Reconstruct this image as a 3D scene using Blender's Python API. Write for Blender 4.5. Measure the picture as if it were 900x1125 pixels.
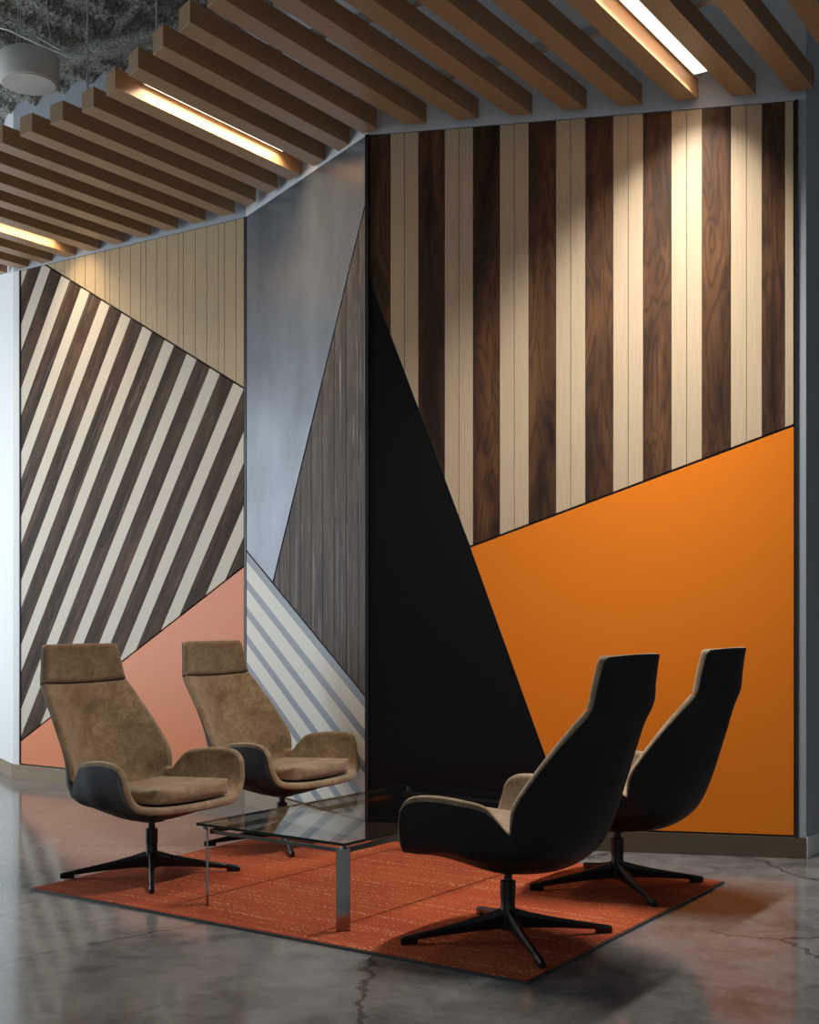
import bpy, bmesh, math, random
from mathutils import Vector, Matrix, noise
for o in list(bpy.data.objects): bpy.data.objects.remove(o)
S = bpy.context.scene
C = S.collection
random.seed(7)

# ------------------------------------------------------------ camera, world, light
F = 1350.0; HY = 678.0; EYE = 1.3            # focal length in px of the 900 px wide frame, horizon row, eye height
cam = bpy.data.cameras.new('camera'); cam_o = bpy.data.objects.new('camera', cam); C.objects.link(cam_o)
cam_o.location = (0, 0, EYE); cam_o.rotation_euler = (math.pi/2, 0, 0)
cam.sensor_fit = 'HORIZONTAL'; cam.sensor_width = 36; cam.lens = 36*F/900; cam.shift_y = (HY-562.5)/900
cam.clip_start = .05
S.camera = cam_o
S.view_settings.view_transform = 'Standard'; S.view_settings.look = 'None'
S.view_settings.gamma = 1; S.view_settings.use_curve_mapping = False
S.view_settings.exposure = 0.0
w = bpy.data.worlds.new('world'); S.world = w; w.use_nodes = True
w.node_tree.nodes['Background'].inputs[0].default_value = (.62, .74, .86, 1)
w.node_tree.nodes['Background'].inputs[1].default_value = 0.58

def area(name, loc, target, sx, sy, power, col, spread=180):
    l = bpy.data.lights.new(name, 'AREA'); l.shape = 'RECTANGLE'; l.size = sx; l.size_y = sy
    l.energy = power; l.color = col; l.spread = math.radians(spread)
    o = bpy.data.objects.new(name, l); C.objects.link(o); o.location = loc
    o.rotation_euler = (Vector(target)-Vector(loc)).to_track_quat('-Z', 'Y').to_euler()
    return o
area('window_daylight', (-6.85, 8.8, 2.1), (0, 8.8, 2.1), 7.0, 3.3, 230, (.86, .94, 1.0))
area('front_window_daylight', (-1.5, -2.85, 2.6), (-1.5, 5, 2.4), 7.0, 3.6, 14, (.88, .94, 1.0))

# ------------------------------------------------------------ plan of the place
ul = math.hypot(.56, .83); U = Vector((.56/ul, .83/ul)); V = Vector((U.y, -U.x))   # baffle direction and its perpendicular
def uv(u, v): return U*u + V*v
J = [Vector((-3.13, 9.876)), Vector((-1.14, 8.55)), Vector((-.247, 7.10)), Vector((2.09, 6.62))]
ZB, ZT, ZC = .118, 4.085, 5.4      # baseboard top, mural top, ceiling

# ------------------------------------------------------------ helpers
def link(o, parent=None):
    C.objects.link(o)
    if parent: o.parent = parent
    return o
def obj(name, bm, mats, parent=None, smooth=False):
    me = bpy.data.meshes.new(name); bmesh.ops.recalc_face_normals(bm, faces=bm.faces[:]); bm.to_mesh(me); bm.free()
    for m in (mats if isinstance(mats, (list, tuple)) else [mats]): me.materials.append(m)
    if smooth:
        for p in me.polygons: p.use_smooth = True
    return link(bpy.data.objects.new(name, me), parent)
def tag(o, label, cat, group=None, kind=None):
    o['label'] = label; o['category'] = cat
    if group: o['group'] = group
    if kind: o['kind'] = kind
    return o
def struct(o): o['kind'] = 'structure'; return o
def empty(name, loc, rz=0):
    o = bpy.data.objects.new(name, None); o.location = loc; o.rotation_euler = (0, 0, rz); C.objects.link(o); return o
def prism(bm, poly, z0, z1, mi=0):
    a = [bm.verts.new((p[0], p[1], z0)) for p in poly]; b = [bm.verts.new((p[0], p[1], z1)) for p in poly]
    n = len(poly); fs = [bm.faces.new(a[::-1]), bm.faces.new(b)]
    for i in range(n): fs.append(bm.faces.new((a[i], a[(i+1) % n], b[(i+1) % n], b[i])))
    for f in fs: f.material_index = mi
    return fs
def box(bm, c, s, mi=0, rz=0, M=None):
    r = bmesh.ops.create_cube(bm, size=1)
    m = Matrix.Translation(c) @ Matrix.Rotation(rz, 4, 'Z') @ Matrix.Diagonal((s[0], s[1], s[2], 1))
    if M: m = M @ m
    bmesh.ops.transform(bm, matrix=m, verts=r['verts'])
    for v in r['verts']:
        for f in v.link_faces: f.material_index = mi
    return r['verts']
def bevel(bm, w_, seg=2):
    bmesh.ops.bevel(bm, geom=bm.edges[:], offset=w_, segments=seg, affect='EDGES', profile=.5)
def lathe(bm, prof, c=(0, 0, 0), n=24):
    rings = []
    for r, z in prof:
        rings.append([bm.verts.new((c[0]+r*math.cos(2*math.pi*i/n), c[1]+r*math.sin(2*math.pi*i/n), c[2]+z)) for i in range(n)])
    for a, b in zip(rings, rings[1:]):
        for i in range(n): bm.faces.new((a[i], a[(i+1) % n], b[(i+1) % n], b[i]))
    bm.faces.new(rings[0][::-1]); bm.faces.new(rings[-1])
def tube(bm, pts, r, n=8):
    pts = [Vector(p) for p in pts]; rings = []
    for i, p in enumerate(pts):
        t = (pts[min(i+1, len(pts)-1)]-pts[max(i-1, 0)]).normalized()
        a = t.cross(Vector((0, 0, 1)) if abs(t.z) < .9 else Vector((1, 0, 0))).normalized(); b = t.cross(a)
        rr = r(i) if callable(r) else r
        rings.append([bm.verts.new(p+(a*math.cos(2*math.pi*k/n)+b*math.sin(2*math.pi*k/n))*rr) for k in range(n)])
    for a, b in zip(rings, rings[1:]):
        for k in range(n): bm.faces.new((a[k], a[(k+1) % n], b[(k+1) % n], b[k]))
    bm.faces.new(rings[0][::-1]); bm.faces.new(rings[-1])

# ------------------------------------------------------------ materials
class N:
    def __init__(s, name):
        s.m = bpy.data.materials.new(name); s.m.use_nodes = True; s.t = s.m.node_tree; s.b = s.t.nodes['Principled BSDF']
    def n(s, typ, ins=None, **kw):
        nd = s.t.nodes.new(typ)
        for k, v in kw.items(): setattr(nd, k, v)
        for k, v in (ins or {}).items(): s.put(nd.inputs[k], v)
        return nd
    def put(s, sock, v):
        if isinstance(v, bpy.types.NodeSocket): s.t.links.new(v, sock)
        else: sock.default_value = v
    def math(s, op, a, b=0.0, c=0.0):
        nd = s.n('ShaderNodeMath', operation=op); s.put(nd.inputs[0], a); s.put(nd.inputs[1], b); s.put(nd.inputs[2], c); return nd.outputs[0]
    def mix(s, f, a, b, bt='MIX'):
        nd = s.n('ShaderNodeMix', data_type='RGBA', blend_type=bt); s.put(nd.inputs['Factor'], f)
        s.put(nd.inputs[6], a if isinstance(a, bpy.types.NodeSocket) else (*a, 1)); s.put(nd.inputs[7], b if isinstance(b, bpy.types.NodeSocket) else (*b, 1)); return nd.outputs[2]
    def ramp(s, f, stops):
        nd = s.n('ShaderNodeValToRGB'); s.put(nd.inputs[0], f); e = nd.color_ramp.elements
        while len(e) < len(stops): e.new(.5)
        for el, (p, c) in zip(e, stops): el.position = p; el.color = (*c, 1) if len(c) == 3 else c
        return nd.outputs[0]
    def coord(s, kind='Object', scale=(1, 1, 1)):
        tc = s.n('ShaderNodeTexCoord'); mp = s.n('ShaderNodeMapping', {'Vector': tc.outputs[kind], 'Scale': scale}); return mp.outputs[0]
    def noise(s, vec, scale, detail=3, rough=.5, dist=0):
        return s.n('ShaderNodeTexNoise', {'Vector': vec, 'Scale': scale, 'Detail': detail, 'Roughness': rough, 'Distortion': dist}).outputs[0]
    def bump(s, h, strength, dist=.01):
        s.put(s.b.inputs['Normal'], s.n('ShaderNodeBump', {'Height': h, 'Strength': strength, 'Distance': dist}).outputs[0])
    def set(s, **kw):
        for k, v in kw.items():
            k = {'color': 'Base Color', 'rough': 'Roughness', 'metal': 'Metallic', 'coat': 'Coat Weight', 'coat_r': 'Coat Roughness', 'spec': 'Specular IOR Level', 'sheen': 'Sheen Weight', 'trans': 'Transmission Weight', 'ior': 'IOR'}[k]
            if isinstance(v, tuple): v = (*v, 1)
            s.put(s.b.inputs[k], v)
        return s.m
def plain(name, col, rough=.5, metal=0.0, spec=.5):
    a = N(name); return a.set(color=col, rough=rough, metal=metal, spec=spec)

def wood_plank(name, dark, mid, light, ring=9, streak=.35, rough=.45, vein=None, spec=.5, ringw=.6):
    """long boards: uv.x runs across a board and uv.y along it, in metres, shifted board by board"""
    a = N(name); v = a.coord('UV')
    vs = a.n('ShaderNodeMapping', {'Vector': v, 'Scale': (7, 1.15, 1)}).outputs[0]
    f = a.noise(vs, 1.0, 2, .45, .35)
    rings = a.math('FRACT', a.math('MULTIPLY', f, float(ring)))
    rings = a.math('POWER', a.math('ABSOLUTE', a.math('SUBTRACT', a.math('MULTIPLY', rings, 2.0), 1.0)), 3.0)
    vf = a.n('ShaderNodeMapping', {'Vector': v, 'Scale': (260, 5, 1)}).outputs[0]
    fine = a.noise(vf, 1.0, 3, .6)
    big = a.noise(a.n('ShaderNodeMapping', {'Vector': v, 'Scale': (5, .9, 1)}).outputs[0], 1.0, 3, .6, 1.0)
    base = a.ramp(big, [(.32, dark), (.5, mid), (.68, light)])
    base = a.mix(a.math('MULTIPLY', rings, ringw), base, dark)
    base = a.mix(a.math('MULTIPLY', a.math('GREATER_THAN', fine, .56), streak), base, dark)
    if vein:
        vn = a.noise(a.n('ShaderNodeMapping', {'Vector': v, 'Scale': (38, 1.6, 1)}).outputs[0], 1.0, 4, .65, .8)
        base = a.mix(a.ramp(vn, [(.57, (0, 0, 0)), (.72, (.75, .75, .75))]), base, vein)
    a.set(color=base, rough=rough, spec=spec); a.bump(a.math('ADD', a.math('MULTIPLY', rings, -.6), fine), .25, .002)
    return a.m
def veneer(name, col, col2, rough=.5, along=(140, 3, 1), kind='UV', spec=.5):
    a = N(name); v = a.coord(kind, along); f = a.noise(v, 1.0, 3, .55)
    g = a.noise(a.coord(kind, (4, .7, 1)), 1.0, 2)
    c = a.mix(a.ramp(f, [(.35, (0, 0, 0)), (.7, (1, 1, 1))]), col, col2)
    c = a.mix(a.math('MULTIPLY', g, .35), c, tuple(x*.8 for x in col))
    a.set(color=c, rough=rough, spec=spec); a.bump(f, .08, .001); return a.m

M = {}
M['dark_oak'] = wood_plank('smoked_oak', (.018, .008, .004), (.088, .038, .016), (.17, .076, .030), ring=12, rough=.45, spec=.3, ringw=.6)
M['grey_oak'] = wood_plank('weathered_oak', (.028, .015, .009), (.070, .040, .024), (.125, .072, .042), ring=10, rough=.6, vein=(.20, .17, .15), spec=.2, streak=.5)
M['barn'] = wood_plank('barn_board', (.035, .026, .022), (.075, .055, .045), (.11, .085, .072), ring=8, rough=.6, vein=(.36, .35, .36), spec=.3)
M['light_oak'] = veneer('pale_oak', (.64, .49, .32), (.54, .40, .25), .42)
M['light_oak'].node_tree.nodes['Principled BSDF'].inputs['Coat Weight'].default_value = .5
M['light_oak'].node_tree.nodes['Principled BSDF'].inputs['Coat Roughness'].default_value = .32
M['white_oak'] = veneer('bleached_oak', (.66, .60, .50), (.60, .54, .44), .42)
M['slat_oak'] = veneer('slat_oak', (.52, .40, .25), (.45, .34, .20), .45)
M['cream'] = veneer('cream_laminate', (.70, .68, .62), (.62, .60, .54), .4)
M['bluegrey'] = plain('blue_grey_paint', (.20, .235, .29), .4)
M['orange'] = plain('orange_laminate', (.88, .225, .008), .45, 0.0, .3)
M['black_panel'] = plain('black_laminate', (.006, .006, .007), .45, 0.0, .15)
M['black_trim'] = plain('black_trim', (.01, .011, .013), .4)
M['blue_trim'] = plain('dark_blue_metal_trim', (.05, .06, .08), .35, .6)
a = N('daylit_orange_laminate'); M['salmon'] = a.set(color=(.80, .26, .11), rough=.38)  # same orange laminate, pinkish daylight sheen put into its base colour
a = N('blued_steel'); f = a.noise(a.coord('Object', (1.2, 1.2, .7)), 1.5, 4, .6)
c = a.ramp(f, [(.3, (.13, .145, .165)), (.7, (.24, .265, .30))]); M['steel_panel'] = a.set(color=c, rough=.38, metal=.7)
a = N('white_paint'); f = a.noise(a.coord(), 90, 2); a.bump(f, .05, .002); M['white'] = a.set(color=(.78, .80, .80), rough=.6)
a = N('shaded_grey_paint'); f = a.noise(a.coord(), 120, 2); a.bump(f, .08, .002); M['grey'] = a.set(color=(.40, .43, .48), rough=.6)  # darker tone of the light grey wall paint, shade put into the colour
M['pale_grey'] = plain('pale_grey_paint', (.60, .62, .65), .6)
M['base_dark'] = veneer('dark_baseboard_oak', (.13, .095, .062), (.095, .068, .044), .5, (3, 3, 120), 'Object', .3)
M['base_wood'] = veneer('baseboard_oak', (.30, .235, .155), (.24, .185, .12), .45, (3, 3, 120), 'Object')
a = N('baffle_oak'); f = a.noise(a.coord('UV', (120, 3, 1)), 1.0, 3, .6)
c = a.mix(f, (.40, .245, .125), (.28, .165, .08)); a.bump(f, .08, .001); M['baffle'] = a.set(color=c, rough=.42)
M['baffle_end'] = veneer('baffle_end_grain', (.34, .22, .12), (.25, .16, .085), .5, (20, 20, 60), 'Object')
# concrete
a = N('polished_concrete'); v = a.coord('Object')
n1 = a.noise(v, .9, 6, .62, .6); n2 = a.noise(v, 6, 6, .7, .4); n3 = a.noise(a.coord('Object', (1, 1, 1)), 60, 3, .6)
c = a.ramp(n1, [(.30, (.075, .072, .070)), (.5, (.15, .147, .143)), (.70, (.24, .238, .235))])
c = a.mix(a.ramp(n2, [(.40, (0, 0, 0)), (.62, (.6, .6, .6))]), c, (.27, .262, .255))
c = a.mix(a.math('MULTIPLY', n3, .25), c, (.05, .045, .04))
dv = a.n('ShaderNodeVectorMath', operation='ADD'); a.put(dv.inputs[0], v)
dn = a.n('ShaderNodeTexNoise', {'Vector': v, 'Scale': 3.0, 'Detail': 6.0, 'Roughness': .65})
ds = a.n('ShaderNodeVectorMath', {0: dn.outputs[1]}, operation='SCALE'); ds.inputs['Scale'].default_value = .26; a.t.links.new(ds.outputs[0], dv.inputs[1])
vo = a.n('ShaderNodeTexVoronoi', {'Vector': dv.outputs[0], 'Scale': .52}, feature='DISTANCE_TO_EDGE')
crk = a.math('LESS_THAN', vo.outputs[0], .0040)
msk = a.math('GREATER_THAN', a.noise(v, .7, 2), .40)
c = a.mix(a.math('MULTIPLY', a.math('MULTIPLY', crk, msk), .65), c, (.02, .018, .016))
rr = a.ramp(n2, [(.3, (.09, .09, .09)), (.75, (.17, .17, .17))])
M['floor'] = a.set(color=c, rough=rr, spec=.4)
# rug
a = N('woven_rug'); tc = a.n('ShaderNodeTexCoord').outputs['Object']
wv = a.n('ShaderNodeMapping', {'Vector': tc, 'Scale': (260, 90, 1)}).outputs[0]; wn = a.noise(wv, 1.0, 2, .7)
sp = a.noise(a.n('ShaderNodeMapping', {'Vector': tc, 'Scale': (60, 130, 1)}).outputs[0], 1.0, 2, .5)
ln = a.noise(a.n('ShaderNodeMapping', {'Vector': tc, 'Scale': (1.0, 30, 1)}).outputs[0], 1.0, 3, .6)
pt = a.noise(tc, 2.2, 3)
c = a.mix(a.ramp(wn, [(.35, (0, 0, 0)), (.65, (1, 1, 1))]), (.18, .024, .011), (.43, .070, .027))
c = a.mix(a.ramp(pt, [(.35, (0, 0, 0)), (.7, (.35, .35, .35))]), c, (.52, .115, .035))
fl = a.math('MULTIPLY', a.math('GREATER_THAN', sp, .57), a.ramp(ln, [(.50, (.12, .12, .12)), (.62, (1, 1, 1))]))
c = a.mix(a.math('MULTIPLY', fl, .95), c, (.62, .36, .17))
a.bump(wn, .6, .004); M['rug'] = a.set(color=c, rough=.95, spec=.15)
M['rug_edge'] = plain('rug_edge_metal', (.10, .10, .105), .4, .7)
# chair
a = N('tan_suede'); v = a.coord('Object'); n1 = a.noise(v, 9, 5, .65, .5); n2 = a.noise(v, 45, 4, .7); n3 = a.noise(v, 700, 2)
c = a.ramp(n1, [(.3, (.21, .14, .074)), (.7, (.43, .315, .19))]); c = a.mix(a.ramp(n2, [(.42, (0, 0, 0)), (.62, (.5, .5, .5))]), c, (.16, .10, .05))
a.bump(a.math('ADD', n3, n2), .15, .002); M['suede'] = a.set(color=c, rough=.9, spec=.2, sheen=.35)
a = N('black_shell'); f = a.noise(a.coord(), 500, 2); a.bump(f, .12, .001); M['shell'] = a.set(color=(.011, .012, .016), rough=.55, spec=.28)
M['black_metal'] = plain('black_powder_coat', (.008, .008, .009), .35, .2)
M['chrome'] = plain('brushed_steel', (.30, .285, .27), .12, 1.0)
def clear_glass(name, tint):
    a = N(name); bf = a.n('ShaderNodeNewGeometry').outputs['Backfacing']
    ior = a.math('MULTIPLY_ADD', bf, -(1.5-1/1.5), 1.5)
    fr = a.n('ShaderNodeFresnel', {'IOR': ior}).outputs[0]
    tr = a.n('ShaderNodeBsdfTransparent', {'Color': (*tint, 1)}).outputs[0]; gl = a.n('ShaderNodeBsdfGlossy', {'Roughness': 0.0}).outputs[0]
    mx = a.n('ShaderNodeMixShader', {0: fr, 1: tr, 2: gl}).outputs[0]
    a.put(a.t.nodes['Material Output'].inputs['Surface'], mx); return a.m
M['glass'] = clear_glass('table_glass', (.93, .96, .95))
M['glass_edge'] = plain('green_glass_edge', (.006, .022, .018), .1)
# ceiling
a = N('sprayed_fireproofing'); v = a.coord(); n1 = a.noise(v, 75, 4, .75); n2 = a.noise(v, 5, 4)
c = a.ramp(n1, [(.42, (.22, .22, .19)), (.58, (1, .99, .93))]); c = a.mix(a.math('MULTIPLY', n2, .3), c, (.3, .3, .27))
a.bump(n1, 1.0, .04); M['spray'] = a.set(color=c, rough=1.0, spec=.1)
M['carrier'] = plain('galvanised_channel', (.45, .47, .50), .5, .3)
M['rod'] = plain('painted_rod', (.5, .5, .5), .5, .3)
a = N('speaker_white'); M['speaker'] = a.set(color=(.62, .61, .58), rough=.6)
a = N('led_diffuser'); v = a.coord('UV', (1, 1, 1))
ck = a.n('ShaderNodeTexChecker', {'Vector': v, 'Scale': 110.0}); a.put(a.b.inputs['Emission Color'], a.mix(ck.outputs[1], (1, .95, .86), (.80, .74, .64)))
a.b.inputs['Emission Strength'].default_value = 1.6; M['led'] = a.set(color=(.8, .8, .78), rough=.5)

# ------------------------------------------------------------ room shell
bm = bmesh.new(); prism(bm, [(-7, -3), (5.5, -3), (5.5, 13), (-7, 13)], -.12, 0); struct(obj('floor', bm, M['floor']))
# real ceiling: coarse sprayed deck with one dense patch of lumps where the room is open
def lump(x, y): 
    p = Vector((x, y, 0))
    rib = .05*max(0, math.sin((x*V.x+y*V.y)*2*math.pi/.32))
    return -(.022*noise.fractal(p*7, 1.0, 2.0, 4) + .026*abs(noise.noise(p*24)) + .022*noise.noise(p*50)) - rib
def grid(bm, x0, x1, y0, y1, nx, ny, z):
    vs = [[bm.verts.new((x0+(x1-x0)*i/nx, y0+(y1-y0)*j/ny, z(x0+(x1-x0)*i/nx, y0+(y1-y0)*j/ny))) for i in range(nx+1)] for j in range(ny+1)]
    for j in range(ny):
        for i in range(nx): bm.faces.new((vs[j][i], vs[j][i+1], vs[j+1][i+1], vs[j+1][i]))
bm = bmesh.new(); grid(bm, -4.2, .2, 7.4, 10.6, 380, 280, lambda x, y: ZC+.04+lump(x, y))
grid(bm, -7, 5.5, -3, 13, 40, 40, lambda x, y: ZC+.28+.03*noise.noise(Vector((x, y, 0))*3))
struct(obj('ceiling', bm, M['spray'], smooth=True))

def wallbox(bm, a_, b_, z0, z1, th, front=0.0, mi=0):
    """upright slab along a_->b_, front face shifted by `front` toward the room"""
    t = (b_-a_).normalized(); n = Vector((t.y, -t.x))      # n points to the camera side
    p = [a_+n*front, b_+n*front, b_+n*(front-th), a_+n*(front-th)]
    prism(bm, p, z0, z1, mi)
T = [(J[i+1]-J[i]).normalized() for i in range(3)]
NN = [Vector((t.y, -t.x)) for t in T]
ml = (J[0]-T[0]*.085); mr = (J[3]+T[2]*.045)
retL = ml+Vector((-.24, .42)).normalized()*3.2; retR = mr+Vector((.58, .81)).normalized()*3.2
names = ['wall_left', 'wall_center', 'wall_right']
ends = [(ml, J[1]), (J[1], J[2]), (J[2], mr)]
for i in range(3):
    bm = bmesh.new()
    a_, b_ = ends[i]
    wallbox(bm, J[i], J[i+1], 0, ZT, .16, -.02, 1)            # black backer behind the mural panels
    wallbox(bm, a_, b_, ZT, ZC+.2, .16, 0, 2)
    if i == 0: wallbox(bm, ml, J[0], 0, ZT, .16, 0, 0)
    if i == 2: wallbox(bm, J[3], mr, 0, ZT, .16, 0, 0)
    struct(obj(names[i], bm, [[M['white'], M['pale_grey'], M['grey']][i], M['black_trim'], [M['grey'], M['pale_grey'], M['pale_grey']][i]]))  # one light grey paint; daylight and shade on it put into these tones
bm = bmesh.new(); wallbox(bm, retL, ml, 0, ZC+.2, .16, 0); struct(obj('wall_left_return', bm, M['white']))  # same light grey paint, coloured white for the strong daylight on it
bm = bmesh.new(); wallbox(bm, mr, retR, 0, ZC+.2, .16, 0); struct(obj('wall_right_return', bm, M['grey']))  # same wall paint, its dim light coloured in as darker grey
# outer walls of the room
def window_wall(name, along, fixed, a0, a1, w0, w1, z0, z1, n, th=.2):
    bm = bmesh.new()
    def bx(p0, p1, q0, q1, t_=th, mi=0):
        c = [(p0+p1)/2, fixed]; s = [p1-p0, t_]
        if along == 'y': c.reverse(); s.reverse()
        box(bm, (c[0], c[1], (q0+q1)/2), (s[0], s[1], q1-q0), mi)
    bx(a0, w0, 0, ZC+.2); bx(w1, a1, 0, ZC+.2); bx(w0, w1, 0, z0); bx(w0, w1, z1, ZC+.2)
    for i in range(n+1):
        p = w0+(w1-w0)*i/n; bx(p-.03, p+.03, z0, z1, .1, 1)
    bx(w0, w1, (z0+z1)*.62, (z0+z1)*.62+.06, .1, 1)
    struct(obj(name, bm, [M['white'], M['black_trim']]))
window_wall('wall_west', 'y', -7.1, -3, 13, 5.2, 12.4, .35, 3.85, 5)
window_wall('wall_front', 'x', -3.1, -7.2, 5.7, -5, 2, .5, 4.4, 5)
bm = bmesh.new(); box(bm, (5.6, 5, 2.8), (.2, 16, 5.6)); struct(obj('wall_east', bm, M['white']))
bm = bmesh.new(); box(bm, (-.75, 13.1, 2.8), (12.9, .2, 5.6)); struct(obj('wall_back', bm, M['white']))
# baseboards
for nm, a_, b_, m in (('baseboard_left', ml, J[1], 'base_wood'), ('baseboard_center', J[1], J[2], 'base_wood'), ('baseboard_right', J[2], mr, 'base_dark'), ('baseboard_left_return', retL, ml, 'base_wood'), ('baseboard_right_return', mr, retR, 'white')):
    bm = bmesh.new(); wallbox(bm, a_, b_, 0, ZB-.004, .03, .008); struct(obj(nm, bm, M[m]))

# ------------------------------------------------------------ mural panels
def clip(poly, n, d):            # keep n.p <= d
    out = []
    for i in range(len(poly)):
        p, q = poly[i], poly[(i+1) % len(poly)]; dp, dq = n.dot(p)-d, n.dot(q)-d
        if dp <= 0: out.append(p)
        if dp*dq < 0: out.append(p+(q-p)*(dp/(dp-dq)))
    return out
def inset(poly, g):
    c = sum(poly, Vector((0, 0)))/len(poly); r = poly
    for i in range(len(poly)):
        p, q = poly[i], poly[(i+1) % len(poly)]; e = (q-p).normalized(); n = Vector((e.y, -e.x))
        if n.dot(c-p) > 0: n = -n
        r = clip(r, n, n.dot(p)-g)
    return r
def board(bm, w_, poly, ax, mi=0, front=0.0, th=.017):
    """poly in wall (s,z); ax = direction of the grain"""
    uvl = bm.loops.layers.uv.verify(); t = T[w_]; n = NN[w_]; o = J[w_]
    P = lambda p, k: (*(o+t*p.x+n*k), p.y)
    fr = [bm.verts.new(P(p, front)) for p in poly]; bk = [bm.verts.new(P(p, front-th)) for p in poly]
    k = len(poly); fs = [bm.faces.new(fr), bm.faces.new(bk[::-1])]
    for i in range(k): fs.append(bm.faces.new((fr[i], bk[i], bk[(i+1) % k], fr[(i+1) % k])))
    ox, oy = random.uniform(0, 40), random.uniform(0, 40); cr = Vector((ax.y, -ax.x)); pos = dict(zip(fr, poly)); pos.update(zip(bk, poly))
    for f in fs:
        f.material_index = mi
        for l in f.loops: p = pos[l.vert]; l[uvl].uv = (p.dot(cr)+ox, p.dot(ax)+oy)
def striped(bm, w_, poly, nrm, edges, mis, gap):
    """slice poly by the lines nrm.p = edges[i] into boards; mis gives each board's material"""
    ax = Vector((-nrm.y, nrm.x))
    for i, mi in enumerate(mis):
        r = clip(clip(poly, nrm, edges[i+1]-gap/2), -nrm, -(edges[i]+gap/2))
        if len(r) > 2: board(bm, w_, r, ax, mi)
V2 = lambda *p: Vector(p)
up = V2(0, 1)
G = .005
L0 = 2.3913; L1 = 1.7029; L2 = 2.3858
# left wall
def linez(p, q, s): return p[1]+(q[1]-p[1])*(s-p[0])/(q[0]-p[0])
dA, dB = (.327, ZT), (2.39, 2.888); eA, eB = (0.0, .305), (2.381, 1.66)
s0, s1 = .008, L0-.014
p_slat = inset([V2(.305, ZT), V2(s1, ZT), V2(s1, linez(dA, dB, s1))], G)
e = [.2, .300, .413, .528, .583, .645, .761, .875, .982, 1.036, 1.141, 1.256, 1.364, 1.416, 1.528, 1.635, 1.747, 1.796, 1.912, 2.025, 2.137, 2.193, 2.302, 2.42]
bm = bmesh.new(); striped(bm, 0, p_slat, V2(1, 0), e, [0]*(len(e)-1), .005)
tag(obj('wall_panel', bm, M['slat_oak']), 'pale oak panel of narrow upright boards, triangular, at the top of the left wall', 'wall panel', 'mural panels')
p_diag = inset([V2(s0, ZT), V2(dA[0]-.03, ZT), V2(s1, linez(dA, dB, s1)-.005), V2(s1, linez(eA, eB, s1)), V2(s0, linez(eA, eB, s0))], G)
nrm = V2(math.cos(math.radians(-30)), math.sin(math.radians(-30)))
d0 = nrm.dot(V2(.253, 4.072)); per = .2575; e = []; mi = []
for k in range(-9, 16): e += [d0+k*per, d0+k*per+.110]; mi += [1, 0]
bm = bmesh.new(); striped(bm, 0, p_diag, nrm, e, mi[:-1], .002)
tag(obj('wall_panel', bm, [M['grey_oak'], M['white_oak']]), 'large panel of slanting weathered brown and pale stripes on the left wall', 'wall panel', 'mural panels')
p = inset([V2(s0, linez(eA, eB, s0)-.006), V2(s1, linez(eA, eB, s1)-.006), V2(s1, ZB+.004), V2(s0, ZB+.004)], G*.6)
bm = bmesh.new(); board(bm, 0, p, up)
tag(obj('wall_panel', bm, M['salmon']), 'orange plain panel, its salmon daylight sheen coloured in, behind the two front-facing chairs', 'wall panel', 'mural panels')
# centre wall
c0, c1 = .012, L1-.016
mA, mB = (.049, 1.743), (1.676, .848); kA, kB = (1.653, 3.636), (.437, 1.532)
top1 = (kA[0]+(c1-kA[0]), kA[1]+(kA[1]-kB[1])/(kA[0]-kB[0])*(c1-kA[0]))
p = inset([V2(c0, ZT), V2(c1, ZT), V2(c1, top1[1]), V2(*kB), V2(c0, linez(mA, mB, c0))], 0)
bm = bmesh.new(); pl = inset([V2(c0, ZT), V2(c1, ZT), V2(c1, top1[1]), V2(*kB), V2(c0, linez(mA, mB, c0))], G); board(bm, 1, pl, up)
tag(obj('wall_panel', bm, M['steel_panel']), 'tall smooth blue-grey metal panel tapering downward on the middle wall', 'wall panel', 'mural panels')
pb = inset([V2(c1, top1[1]-.004), V2(c1, linez(mA, mB, c1)), V2(kB[0]+.006, linez(mA, mB, kB[0]+.006))], G)
bm = bmesh.new(); e = [.545-.1515+.1515*k for k in range(10)]; striped(bm, 1, pb, V2(1, 0), e, [0]*9, .006)
tag(obj('wall_panel', bm, M['barn']), 'weathered grey-brown barn board triangle with whitish grain on the middle wall', 'wall panel', 'mural panels')
pg = inset([V2(c0, linez(mA, mB, c0)-.006), V2(c1, linez(mA, mB, c1)-.006), V2(c1, ZB+.004), V2(c0, ZB+.004)], G*.6)
sl = (mB[1]-mA[1])/(mB[0]-mA[0]); nrm = V2(-sl, 1).normalized(); d0 = nrm.dot(V2(.043, 1.743)); cs = nrm.y
e = [d0+.2]; mi = []
zz = 0
for k in range(14):
    e.append(d0-(.071 if k == 0 else zz+.063)*cs); mi.append(1)
    zz = .196 if k == 0 else zz+.19
    e.append(d0-zz*cs); mi.append(0)
e = e[::-1]; mi = mi[::-1]
bm = bmesh.new(); striped(bm, 1, pg, nrm, e, mi, .0008)
tag(obj('wall_panel', bm, [M['cream'], M['bluegrey']]), 'cream panel with slanting blue-grey bands at the foot of the middle wall', 'wall panel', 'mural panels')
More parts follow.
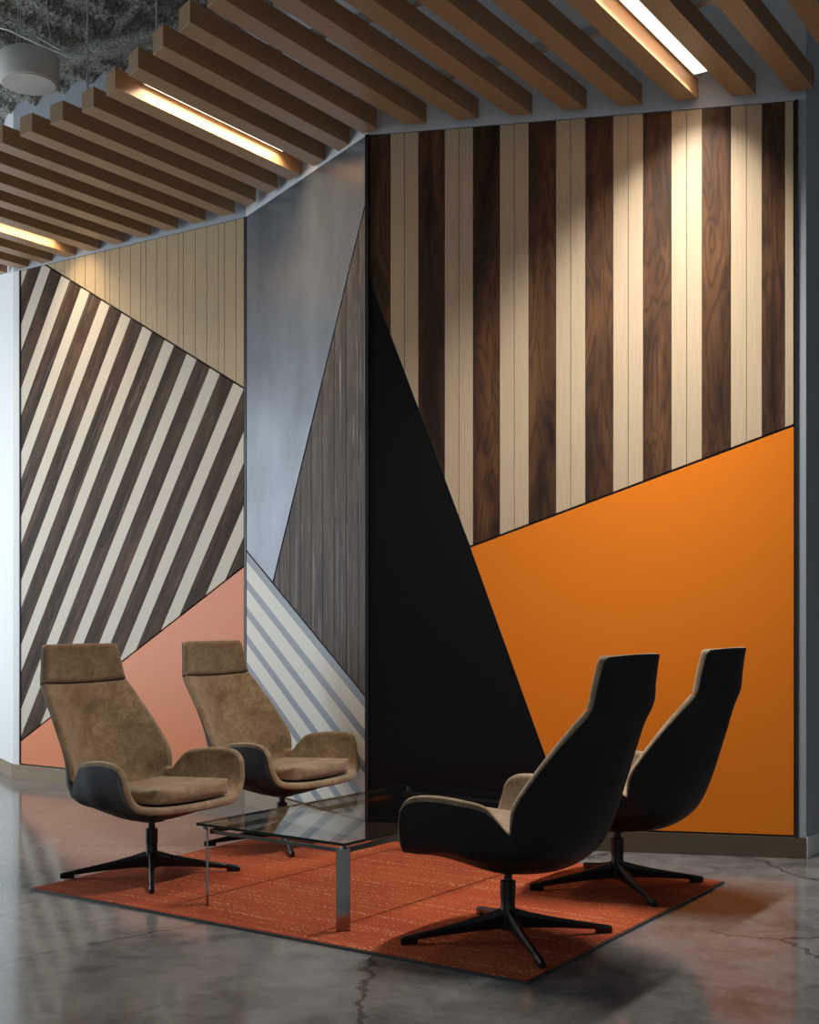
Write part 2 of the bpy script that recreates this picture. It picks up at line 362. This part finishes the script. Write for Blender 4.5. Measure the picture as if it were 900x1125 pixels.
# right wall
r0, r1 = .014, L2-.016
q0, q1, q2, q3 = V2(r0, 3.25), V2(.6, 1.700), V2(1.172, ZB+.004), V2(r1, 2.338)
bm = bmesh.new()
pr = inset([V2(r0, ZT), V2(r1, ZT), q3, q1, q0], G)
e = [-.02]; mi = []; x = .140-.1515
e = [x]
for k in range(8):
    e += [x+.1515, x+.1515+.0825, x+.3163]; mi += [0, 1, 1]; x += .3163
e = [q_ for q_ in e if q_ < 2.21]+[2.321, 2.5]; mi = mi[:len(e)-3]+[0, 1]
striped(bm, 2, pr, V2(1, 0), e, mi, .003)
tag(obj('wall_panel', bm, [M['dark_oak'], M['light_oak']]), 'large panel of upright dark brown and pale oak stripes on the right wall', 'wall panel', 'mural panels')
bm = bmesh.new(); board(bm, 2, inset([V2(r0, q0.y-.015), V2(.6-.006, 1.70), V2(1.172-.006, ZB+.004), V2(r0, ZB+.004)], G*.6), up)
tag(obj('wall_panel', bm, M['black_panel']), 'plain black panel leaning to a point on the right wall', 'wall panel', 'mural panels')
bm = bmesh.new(); board(bm, 2, inset([q1+V2(.002, -.004), q3+V2(0, -.006), V2(r1, ZB+.004), q2], G*.6), up)
tag(obj('wall_panel', bm, M['orange']), 'bright orange plain panel behind the two chairs seen from the back', 'wall panel', 'mural panels')
# upright metal edgings
def edging(n_, w_, sa, sb, m, fr=.006):
    bm = bmesh.new(); o, t, n = J[w_], T[w_], NN[w_]
    prism(bm, [o+t*sa+n*fr, o+t*sb+n*fr, o+t*sb-n*.03, o+t*sa-n*.03], ZB, ZT); struct(obj('trim_%d' % n_, bm, m))
edging(1, 0, -.006, .006, M['blue_trim']); edging(2, 0, L0-.012, L0+.003, M['black_trim'], .003); edging(3, 1, -.002, .010, M['blue_trim'], .004)
edging(4, 1, L1-.014, L1-.004, M['blue_trim'], .005); edging(5, 2, -.008, .012, M['black_trim'], .012); edging(6, 2, L2-.014, L2+.004, M['black_trim'], .01)

# ------------------------------------------------------------ ceiling baffles
def uR(v):
    if v > -4.07: return 5.72+.403*(v+4.07)
    if v > -5.74: return 5.72-.398*(v+4.07)
    return 6.385-.028*(v+5.74)
def uL(v):
    if v > -3.55: return uR(v)-1.9
    if v > -5.24: return 4.022-.359*(v+3.55)
    return 4.629-.05*(v+5.24)
BW, BH, BZ = .115, .11, 4.1
VK = lambda k: -1.865-.2782*k if k < 12 else -1.865-.2782*12-.2818*(k-12)
def band(bm, corners, z0, z1):
    prism(bm, corners, z0, z1)
ordn = ['first', 'second', 'third', 'fourth', 'fifth', 'sixth', 'seventh', 'eighth', 'ninth', 'tenth', 'eleventh', 'twelfth', 'thirteenth', 'fourteenth', 'fifteenth', 'sixteenth', 'seventeenth', 'eighteenth', 'nineteenth', 'twentieth', 'twenty-first', 'twenty-second', 'twenty-third', 'twenty-fourth', 'twenty-fifth']
for k in range(-1, 24):
    v1 = VK(k); v0 = v1-BW; bm = bmesh.new(); uvl = bm.loops.layers.uv.verify()
    crn = [(uL(v0), v0), (uL(v1), v1), (uR(v1), v1), (uR(v0), v0)]
    fs = prism(bm, [uv(*c_) for c_ in crn], BZ, BZ+BH)
    fs[2].material_index = 1; fs[4].material_index = 1
    ox = random.uniform(0, 30)
    for f in fs:
        for l in f.loops:
            p = l.vert.co; q = Vector((p.x, p.y)); l[uvl].uv = (q.dot(V)+p.z+ox, q.dot(U)+ox)
    o = obj('ceiling_baffle', bm, [M['baffle'], M['baffle_end']])
    bv = o.modifiers.new('bevel', 'BEVEL'); bv.width = .0015; bv.segments = 1
    lit = {2: ', left of broad light strip', 11: ', its face glowing gold', 20: ', its face glowing gold'}.get(k, '')
    tag(o, 'long oak ceiling baffle, %s from the right' % ordn[k+1] + lit, 'ceiling beam', 'oak ceiling baffles')
# carrier channels laid across the baffles, above them
def carrier(u, va, vb, lab):
    bm = bmesh.new(); z = BZ+BH
    prism(bm, [uv(u-.022, va), uv(u+.022, va), uv(u+.022, vb), uv(u-.022, vb)], z, z+.004)
    prism(bm, [uv(u+.019, va), uv(u+.022, va), uv(u+.022, vb), uv(u+.019, vb)], z+.004, z+.045)
    prism(bm, [uv(u-.022, va), uv(u-.019, va), uv(u-.019, vb), uv(u-.022, vb)], z+.004, z+.045)
    tag(obj('carrier_channel', bm, M['carrier']), lab, 'metal channel')
carrier(5.62, -8.2, -1.3, 'galvanised channel laid across the baffles nearest the mural wall')
carrier(4.86, -8.2, -2.3, 'galvanised channel laid across the baffles by their free ends')
def rod(px, v, u, lab):
    bm = bmesh.new(); p = uv(u, v); tube(bm, [(p.x, p.y, BZ+BH+.04), (p.x, p.y, ZC+.1)], .006, 8)
    box(bm, (p.x, p.y, BZ+BH+.05), (.03, .03, .012))
    tag(obj('hanger_rod', bm, M['rod']), lab, 'hanger rod', 'threaded hanger rods')
rod(0, -5.53, 4.86, 'thin grey rod hanging left of the long light strip')
rod(0, -4.97, 4.86, 'thin grey rod hanging above the start of the long light strip')
rod(0, -6.45, 4.86, 'thin grey rod just right of the white drum speaker')
rod(0, -3.9, 5.62, 'thin grey rod seen through the gaps over the mural corner')
# light strips sitting up between two baffles
for k, ua, ub, lab, pw in ((1, 4.75, 6.28, 'broad white light strip recessed between baffles at upper right', 62), (10, 4.70, 5.87, 'long narrow light strip recessed between glowing baffles at upper left', 21), (19, 4.85, 6.25, 'warm light strip recessed between baffles at the left edge', 21)):
    va, vb = VK(k+1)+.012, VK(k)-BW-.012; zc = BZ+(.088 if k == 1 else .080)
    t_ = empty('light_strip', (*uv((ua+ub)/2, (va+vb)/2), zc))
    tag(t_, lab, 'ceiling light', 'recessed linear lights')
    inv = Vector((*uv((ua+ub)/2, (va+vb)/2), zc)); bm = bmesh.new()
    prism(bm, [uv(ua, va)-inv.xy, uv(ub, va)-inv.xy, uv(ub, vb)-inv.xy, uv(ua, vb)-inv.xy], .004, .020)
    obj('housing', bm, M['white'], t_)
    bm = bmesh.new(); uvl = bm.loops.layers.uv.verify()
    fs = prism(bm, [uv(ua+.01, va+.008)-inv.xy, uv(ub-.01, va+.008)-inv.xy, uv(ub-.01, vb-.008)-inv.xy, uv(ua+.01, vb-.008)-inv.xy], 0, .004)
    for f in fs:
        for l in f.loops: q = Vector(l.vert.co[:2]); l[uvl].uv = (q.dot(V), q.dot(U))
    obj('diffuser', bm, M['led'], t_)
    ll = bpy.data.lights.new('strip_lamp', 'AREA'); ll.shape = 'RECTANGLE'; ll.size = ub-ua-.04; ll.size_y = vb-va-.02 if k != 1 else .075; ll.energy = pw; ll.color = (1, .95, .89) if k == 1 else (1, .76, .48); ll.spread = math.radians(108 if k == 1 else 145)
    lo = bpy.data.objects.new('strip_lamp', ll); C.objects.link(lo); lo.parent = t_; lo.location = (0, 0, -.002) if k != 1 else (*(V*((vb-va)/2-.045)), -.002); lo.rotation_euler = (0, 0, math.atan2(U.y, U.x))

# sprayed joist members and services below the deck
def lumpy(bm, a_, b_, r, n=26, seg=14):
    a_, b_ = Vector(a_), Vector(b_); L = (b_-a_).length; n = max(6, int(L/.035))
    tube(bm, [a_+(b_-a_)*i/n for i in range(n+1)], r, seg)
    for v in bm.verts:
        q = v.co*14; v.co += (v.co-(a_+(b_-a_)*max(0, min(1, (v.co-a_).dot(b_-a_)/L/L)))).normalized()*(.35*r*noise.noise(q)+.22*r*noise.noise(q*3))
def sprayed(pts, r, lab):
    bm = bmesh.new(); 
    for a_, b_ in pts:
        b2 = bmesh.new(); lumpy(b2, a_, b_, r); me = bpy.data.meshes.new('t'); b2.to_mesh(me); b2.free(); bm.from_mesh(me); bpy.data.meshes.remove(me)
    tag(obj('sprayed_joist', bm, M['spray'], smooth=True), lab, 'ceiling joist')
def at(x, y, d): return ((x-450)*d/F, d, EYE-(y-HY)*d/F)
sprayed([(at(-60, 95, 8.9), at(260, 20, 7.9))], .07, 'thick sprayed main joist crossing the open ceiling at upper left')
sprayed([(at(108, 62, 8.6), at(172, -22, 8.2))], .035, 'slanting sprayed strut right of the hanging rod')
sprayed([(at(99, 60, 8.7), at(97, -30, 8.3))], .035, 'upright sprayed strut behind the hanging rod')
for k, (pts, lab) in enumerate((([(-40, 20), (10, 33), (50, 52), (80, 63), (110, 60), (150, 47), (190, 36)], 'loose grey cable sagging across the open ceiling'), ([(40, 40), (75, 60), (92, 61), (130, 58), (175, 44)], 'second loose cable beside the sagging one'))):
    bm = bmesh.new(); P = [Vector(at(x, y, 8.0)) for x, y in pts]; tube(bm, P, .008, 6); tag(obj('ceiling_cable', bm, M['rod'], smooth=True), lab, 'cable')
# drum speaker
sp = Vector(at(32, 78, 7.0)); t_ = empty('pendant_speaker', sp); tag(t_, 'white drum-shaped speaker hanging at the upper left corner', 'speaker')
bm = bmesh.new(); lathe(bm, [(.155, -.075), (.165, -.068), (.170, .07), (.160, .085), (.02, .09)], n=48); obj('drum', bm, M['speaker'], t_, True).data.polygons[0].use_smooth = False
bm = bmesh.new(); lathe(bm, [(.148, -.079), (.150, -.074)], n=48); obj('grille', bm, M['speaker'], t_)
for a0 in (0.4, 2.5, 4.6):
    bm = bmesh.new(); tube(bm, [(.13*math.cos(a0), .13*math.sin(a0), .085), (.02*math.cos(a0), .02*math.sin(a0), ZC-sp.z+.1)], .003, 6); obj('hanging_wire', bm, M['rod'], t_)

# ------------------------------------------------------------ rug
rc = Vector((.418, 4.344)); rv = Vector((-.828, .5605)).normalized(); ru = Vector((-rv.y, rv.x))*-1
if ru.y < 0: ru = -ru
W_, D_ = 2.69, 2.0
ctr = rc+rv*W_/2+ru*D_/2
t_ = empty('area_rug', (ctr.x, ctr.y, 0), math.atan2(rv.y, rv.x)); tag(t_, 'orange-red woven area rug with yellow flecks under the chairs and table', 'rug')
bm = bmesh.new(); box(bm, (0, 0, .006), (W_-.02, D_-.02, .011)); obj('pile', bm, M['rug'], t_)
bm = bmesh.new()
for sx in (-1, 1): box(bm, (sx*(W_/2-.005), 0, .005), (.010, D_, .009))
for sy in (-1, 1): box(bm, (0, sy*(D_/2-.005), .005), (W_-.02, .010, .009))
obj('edge_trim', bm, M['rug_edge'], t_)
RZ = .0115

# ------------------------------------------------------------ glass table
tA, tB = Vector((-.955, 5.50)), Vector((-.265, 4.995)); tu = Vector((.56, .83)).normalized(); tvv = (tB-tA).normalized(); tu = Vector((-tvv.y, tvv.x)); WT, LT = (tB-tA).length, 1.60
tc_ = tA+tvv*WT/2+tu*LT/2
t_ = empty('coffee_table', (tc_.x, tc_.y, RZ), math.atan2(tvv.y, tvv.x)); tag(t_, 'low rectangular glass coffee table with flat steel corner legs', 'table')
HT = .38-RZ
bm = bmesh.new(); box(bm, (0, 0, HT-.006), (WT, LT, .012)); 
for f in bm.faces: f.material_index = 0 if abs(f.normal.z) > .5 else 1
obj('glass_top', bm, [M['glass'], M['glass_edge']], t_)
hx, hy = WT/2-.035, LT/2-.035
for sx in (-1, 1):
    for sy in (-1, 1):
        bm = bmesh.new(); ang = math.atan2(sy, -sx)+math.pi/2+math.pi/2
        # plate set across the corner
        ang = math.radians(45 if sx*sy < 0 else -45)
        box(bm, (sx*hx, sy*hy, (HT-.03)/2), (.058, .010, HT-.03), rz=ang); bevel(bm, .001, 1)
        lg = obj('leg', bm, M['chrome'], t_)
        bm = bmesh.new(); lathe(bm, [(.012, 0), (.012, .018)], (sx*(hx+.008), sy*(hy+.008), HT-.030), 16); obj('glass_connector', bm, M['chrome'], lg)
for sx in (-1, 1):
    bm = bmesh.new(); box(bm, (sx*(hx-.004), 0, HT-.041), (.008, 2*hy-.03, .022)); obj('side_rail', bm, M['chrome'], t_)
for sy in (-1, 1):
    bm = bmesh.new(); box(bm, (0, sy*(hy-.004), HT-.040), (2*hx-.03, .008, .016)); obj('end_rail', bm, M['chrome'], t_)

# ------------------------------------------------------------ lounge chair
FX = [0, .2, .4, .6, .78, .91, 1.0]; FD = [0, .05, .18, .385, .62, .83, 1.0]      # back: across fraction, depth fraction
SX = [0, .32, .62, .80, .91, .97, 1.0]; SD = [0, .06, .22, .31, .46, .71, 1.0]
SD2 = [0, .03, .12, .20, .40, .68, 1.0]; SD3 = [0, .01, .05, .13, .34, .65, 1.0]     # seat
rows = [  # (edge x,y,z), (centre y,z), seat blend
    ((.232, -.552, 1.144), (-.568, 1.150), 0), ((.246, -.545, 1.134), (-.570, 1.140), 0), ((.254, -.537, 1.110), (-.572, 1.115), 0), ((.268, -.520, 1.03), (-.570, 1.03), 0), ((.285, -.503, .945), (-.563, .94), 0),
    ((.304, -.440, .868), (-.548, .87), 0), ((.322, -.371, .790), (-.530, .79), 0), ((.344, -.278, .670), (-.492, .66), 0), ((.355, -.222, .585), (-.450, .535), .1), ((.350, -.203, .510), (-.390, .415), .45),
    ((.335, -.188, .487), (-.315, .342), .8), ((.347, -.156, .530), (-.225, .298), .98), ((.369, -.108, .580), (-.12, .276), 1), ((.395, -.023, .600), (0, .268), 1), ((.411, .08, .609), (.12, .288), 1),
    ((.422, .165, .604), (.225, .320), 2), ((.4245, .212, .585), (.285, .341), 3)]
def row_pts(r):
    (ex, ey, ez), (cy, cz), b = r; o = []
    sd = SD; 
    if b > 1: sd = SD2 if b == 2 else SD3; b = 1
    for i in range(7):
        fx = FX[i]*(1-b)+SX[i]*b; fd = FD[i]*(1-b)+sd[i]*b
        if r is rows[-1] or r is rows[-2] or b == 1:
            fy = fx**2.0
        else: fy = fd
        o.append(Vector((ex*fx, cy+(ey-cy)*(fy if b == 1 else fd), cz+(ez-cz)*fd)))
    return o
KR = [row_pts(r) for r in rows]
KR.append([Vector(p) for p in ((0, .345, .350), (.14, .342, .352), (.26, .322, .357), (.338, .287, .368), (.387, .264, .405), (.413, .254, .465), (.424, .240, .545))])
def cr(p0, p1, p2, p3, t):
    return .5*((2*p1)+(p2-p0)*t+(2*p0-5*p1+4*p2-p3)*t*t+(3*p1-p0-3*p2+p3)*t**3)
def spl(P, x):
    n = len(P)-1; i = min(int(x), n-1); t = x-i
    g = lambda k: P[k] if 0 <= k <= n else (2*P[0]-P[1] if k < 0 else 2*P[n]-P[n-1])
    return cr(g(i-1), g(i), g(i+1), g(i+2), t)
FULL = [[Vector((-p.x, p.y, p.z)) for p in r[:0:-1]]+r for r in KR]      # 13 columns
def surf(r, c): 
    i = int(min(r, len(FULL)-1.0001))
    lo_, hi_ = max(0, i-1), min(len(FULL)-1, i+2)
    cols = {k: spl(FULL[k], c) for k in range(lo_, hi_+1)}
    t = r-i
    g = lambda k: cols[k] if k in cols else (2*cols[0]-cols[1] if k < 0 else 2*cols[len(FULL)-1]-cols[len(FULL)-2])
    return cr(g(i-1), g(i), g(i+1), g(i+2), t)
CC = Vector((0, .15, .78))
def samples(a_, b_, n, e_=.0):
    """parameter values packed toward both ends"""
    return [a_+(b_-a_)*(.5-.5*math.cos(math.pi*i/n))*1.0 for i in range(n+1)]
def shell_mesh(r0_, r1_, nr, nc, t0, t1, rnd, out=0.0, endpack=True):
    """closed slab between offsets t0 and t1 from the outer surface, its rim rounded over rnd"""
    R_ = samples(r0_, r1_, nr); Cn = samples(out, 12-out, nc)
    P = [[surf(r, c) for c in Cn] for r in R_]
    nR, nC = len(R_), len(Cn)
    Nn = []
    for i in range(nR):
        ro = []
        for j in range(nC):
            rr = min(max(R_[i], 1.8), 16.6); c_ = min(max(Cn[j], .25), 11.75)
            n = (surf(rr+.12, c_)-surf(rr-.12, c_)).cross(surf(rr, c_+.12)-surf(rr, c_-.12)).normalized()
            if n.dot(CC-P[i][j]) < 0: n = -n
            ro.append(n)
        Nn.append(ro)
    # arc distances to the rim
    def cum(seq):
        d = [0]
        for a_, b_ in zip(seq, seq[1:]): d.append(d[-1]+(b_-a_).length)
        return d
    dr = [cum(P[i]) for i in range(nR)]; dc = [cum([P[i][j] for i in range(nR)]) for j in range(nC)]
    bm = bmesh.new(); top = []; bot = []
    for i in range(nR):
        a_, b_ = [], []
        for j in range(nC):
            d1 = min(dr[i][j], dr[i][-1]-dr[i][j]); d2 = min(dc[j][i], dc[j][-1]-dc[j][i])
            f = lambda d: math.sqrt(max(0, 1-(1-min(1, d/rnd))**2)) if rnd > 0 else 1
            k = min(f(d1), f(d2)) if rnd > 0 else 1
            mid = t0+(t1-t0)*.42
            a_.append(bm.verts.new(P[i][j]+Nn[i][j]*(mid+(t1-mid)*k))); b_.append(bm.verts.new(P[i][j]+Nn[i][j]*(mid-(mid-t0)*min(1, k*1.6) if rnd > 0 else t0)))
        top.append(a_); bot.append(b_)
    for G_, fl in ((top, 1), (bot, 0)):
        for i in range(nR-1):
            for j in range(nC-1):
                q = (G_[i][j], G_[i][j+1], G_[i+1][j+1], G_[i+1][j]); bm.faces.new(q if fl else q[::-1])
    rim = [(i, 0) for i in range(nR)]+[(nR-1, j) for j in range(1, nC)]+[(i, nC-1) for i in range(nR-2, -1, -1)]+[(0, j) for j in range(nC-2, 0, -1)]
    for (a_, b_), (c_, d_) in zip(rim, rim[1:]+rim[:1]):
        bm.faces.new((top[a_][b_], bot[a_][b_], bot[c_][d_], top[c_][d_]))
    if rnd > 0: bmesh.ops.remove_doubles(bm, verts=bm.verts[:], dist=.0002)
    return bm
def star_arm(ang):
    bm = bmesh.new(); ca, sa = math.cos(ang), math.sin(ang)
    # side profile (radius, z low, z high, half width)
    pr = [(.0, .040, .120, .017), (.035, .042, .118, .016), (.10, .040, .098, .0145), (.20, .034, .074, .0135), (.30, .025, .054, .0125), (.372, .018, .041, .012), (.374, .0, .0405, .013), (.425, .0, .031, .0135), (.440, .003, .026, .0125)]
    rings = []
    for r, z0, z1, h in pr:
        rings.append([bm.verts.new((r*ca-y*sa, r*sa+y*ca, z)) for y, z in ((-h*.75, z0), (h*.75, z0), (h, z0*.3+z1*.7), (h*.55, z1), (-h*.55, z1), (-h, z0*.3+z1*.7))])
    for a_, b_ in zip(rings, rings[1:]):
        for k in range(6): bm.faces.new((a_[k], a_[(k+1) % 6], b_[(k+1) % 6], b_[k]))
    bm.faces.new(rings[0]); bm.faces.new(rings[-1][::-1])
    return bm
def make_chair(rz):
    t = empty('lounge_chair', (0, 0, RZ), rz)
    sh = obj('shell', shell_mesh(.15, 16.75, 80, 64, .0, .007, 0, .22), M['shell'], t, True)
    bm = bmesh.new()
    for sgn in (-1, 1):
        cc = 6+6*sgn
        tube(bm, [surf(10.1, 6+sgn*(5.7-3.0*k/14)) for k in range(15)], .0022, 6)
        obj('seam', bm, M['black_metal'], sh); bm = bmesh.new()
    bm.free()
    obj('headrest', shell_mesh(0, 3.95, 36, 48, .003, .044, .028), M['suede'], t, True)
    obj('upholstery', shell_mesh(4.02, 17, 84, 72, .003, .040, .022), M['suede'], t, True)
    # seat cushion: a soft slab that narrows a little toward the back and curls over the front
    bm = bmesh.new(); n = 28; g = {}
    def cz(x, y): return .338+.10*max(0, abs(x)/.30)**3+.012*max(0, (.30-y))*0
    for side in (0, 1):
        for i in range(n+1):
            for j in range(n+1):
                a_, b_ = -math.cos(math.pi*i/n), -math.cos(math.pi*j/n)
                ed = min(1, (1-max(abs(a_), abs(b_)))/.12); k = math.sqrt(max(0, 1-(1-ed)**2))
                y = .055+b_*.262; hw = .262+.03*y
                rc_ = (abs(a_)**6+abs(b_)**6)**(1/6); sc = 1/max(1, rc_)
                x = a_*hw*sc; y = .055+b_*.262*sc
                base = .418+.04*y+.010*(abs(x)/.23)**2
                th = .036
                z = base+(th*k*(1+.10*(1-a_*a_)*(1-b_*b_)) if side else -th*(1.0+1.2*max(0, .2-y))*k)
                g[side, i, j] = bm.verts.new((x, y, z))
        for i in range(n):
            for j in range(n):
                q = (g[side, i, j], g[side, i+1, j], g[side, i+1, j+1], g[side, i, j+1]); bm.faces.new(q if side else q[::-1])
    bmesh.ops.remove_doubles(bm, verts=bm.verts[:], dist=.0003)
    obj('seat_cushion', bm, M['suede'], t, True)
    b = empty('swivel_base', (0, 0, 0)); b.parent = t
    # a real part needs a mesh: the hub carries the arms
    bpy.data.objects.remove(b)
    bm = bmesh.new(); lathe(bm, [(.024, .036), (.030, .040), (.030, .125), (.0285, .128), (.0285, .160), (.031, .163), (.031, .232), (.018, .235), (.016, .262), (.03, .264), (.034, .285)], n=32)
    po = obj('post', bm, M['black_metal'], t, True)
    e_ = po.modifiers.new('split', 'EDGE_SPLIT'); e_.split_angle = math.radians(35)
    bm = bmesh.new(); box(bm, (0, .0, .272), (.09, .09, .012)); bevel(bm, .003, 2); obj('mounting_plate', bm, M['black_metal'], t)
    for q in range(4): obj('base_arm', star_arm(BASE_A+q*math.pi/2-rz), M['black_metal'], t)
    return t
BASE_A = math.radians(12.3)
def copy_tree(o, parent=None):
    c = o.copy(); C.objects.link(c); c.parent = parent
    for ch in o.children: copy_tree(ch, c)
    return c
proto = make_chair(math.radians(145.65-90))
lab = ['nearest lounge chair seen from behind, black shell facing left, at the front of the rug', 'black-backed lounge chair seen from behind, farther back against the orange panel', 'tan suede lounge chair facing right at the far left end of the rug', 'tan suede lounge chair behind the glass table, its back against the striped middle wall']
pos = [(.395, 4.93, 145.65), (.996, 5.885, 145.65), (-1.29, 6.144, -34.6), (-.728, 7.011, -33.2)]
prev = proto
for i, (x, y, yaw) in enumerate(pos):
    o = proto if i == 0 else copy_tree(proto)
    o.location = (x, y, RZ); o.rotation_euler = (0, 0, math.radians(yaw-90))
    tag(o, lab[i], 'chair', 'high-backed swivel lounge chairs')
# the star bases of the two left chairs stand on the same axes as the others because a half turn maps the star on itself
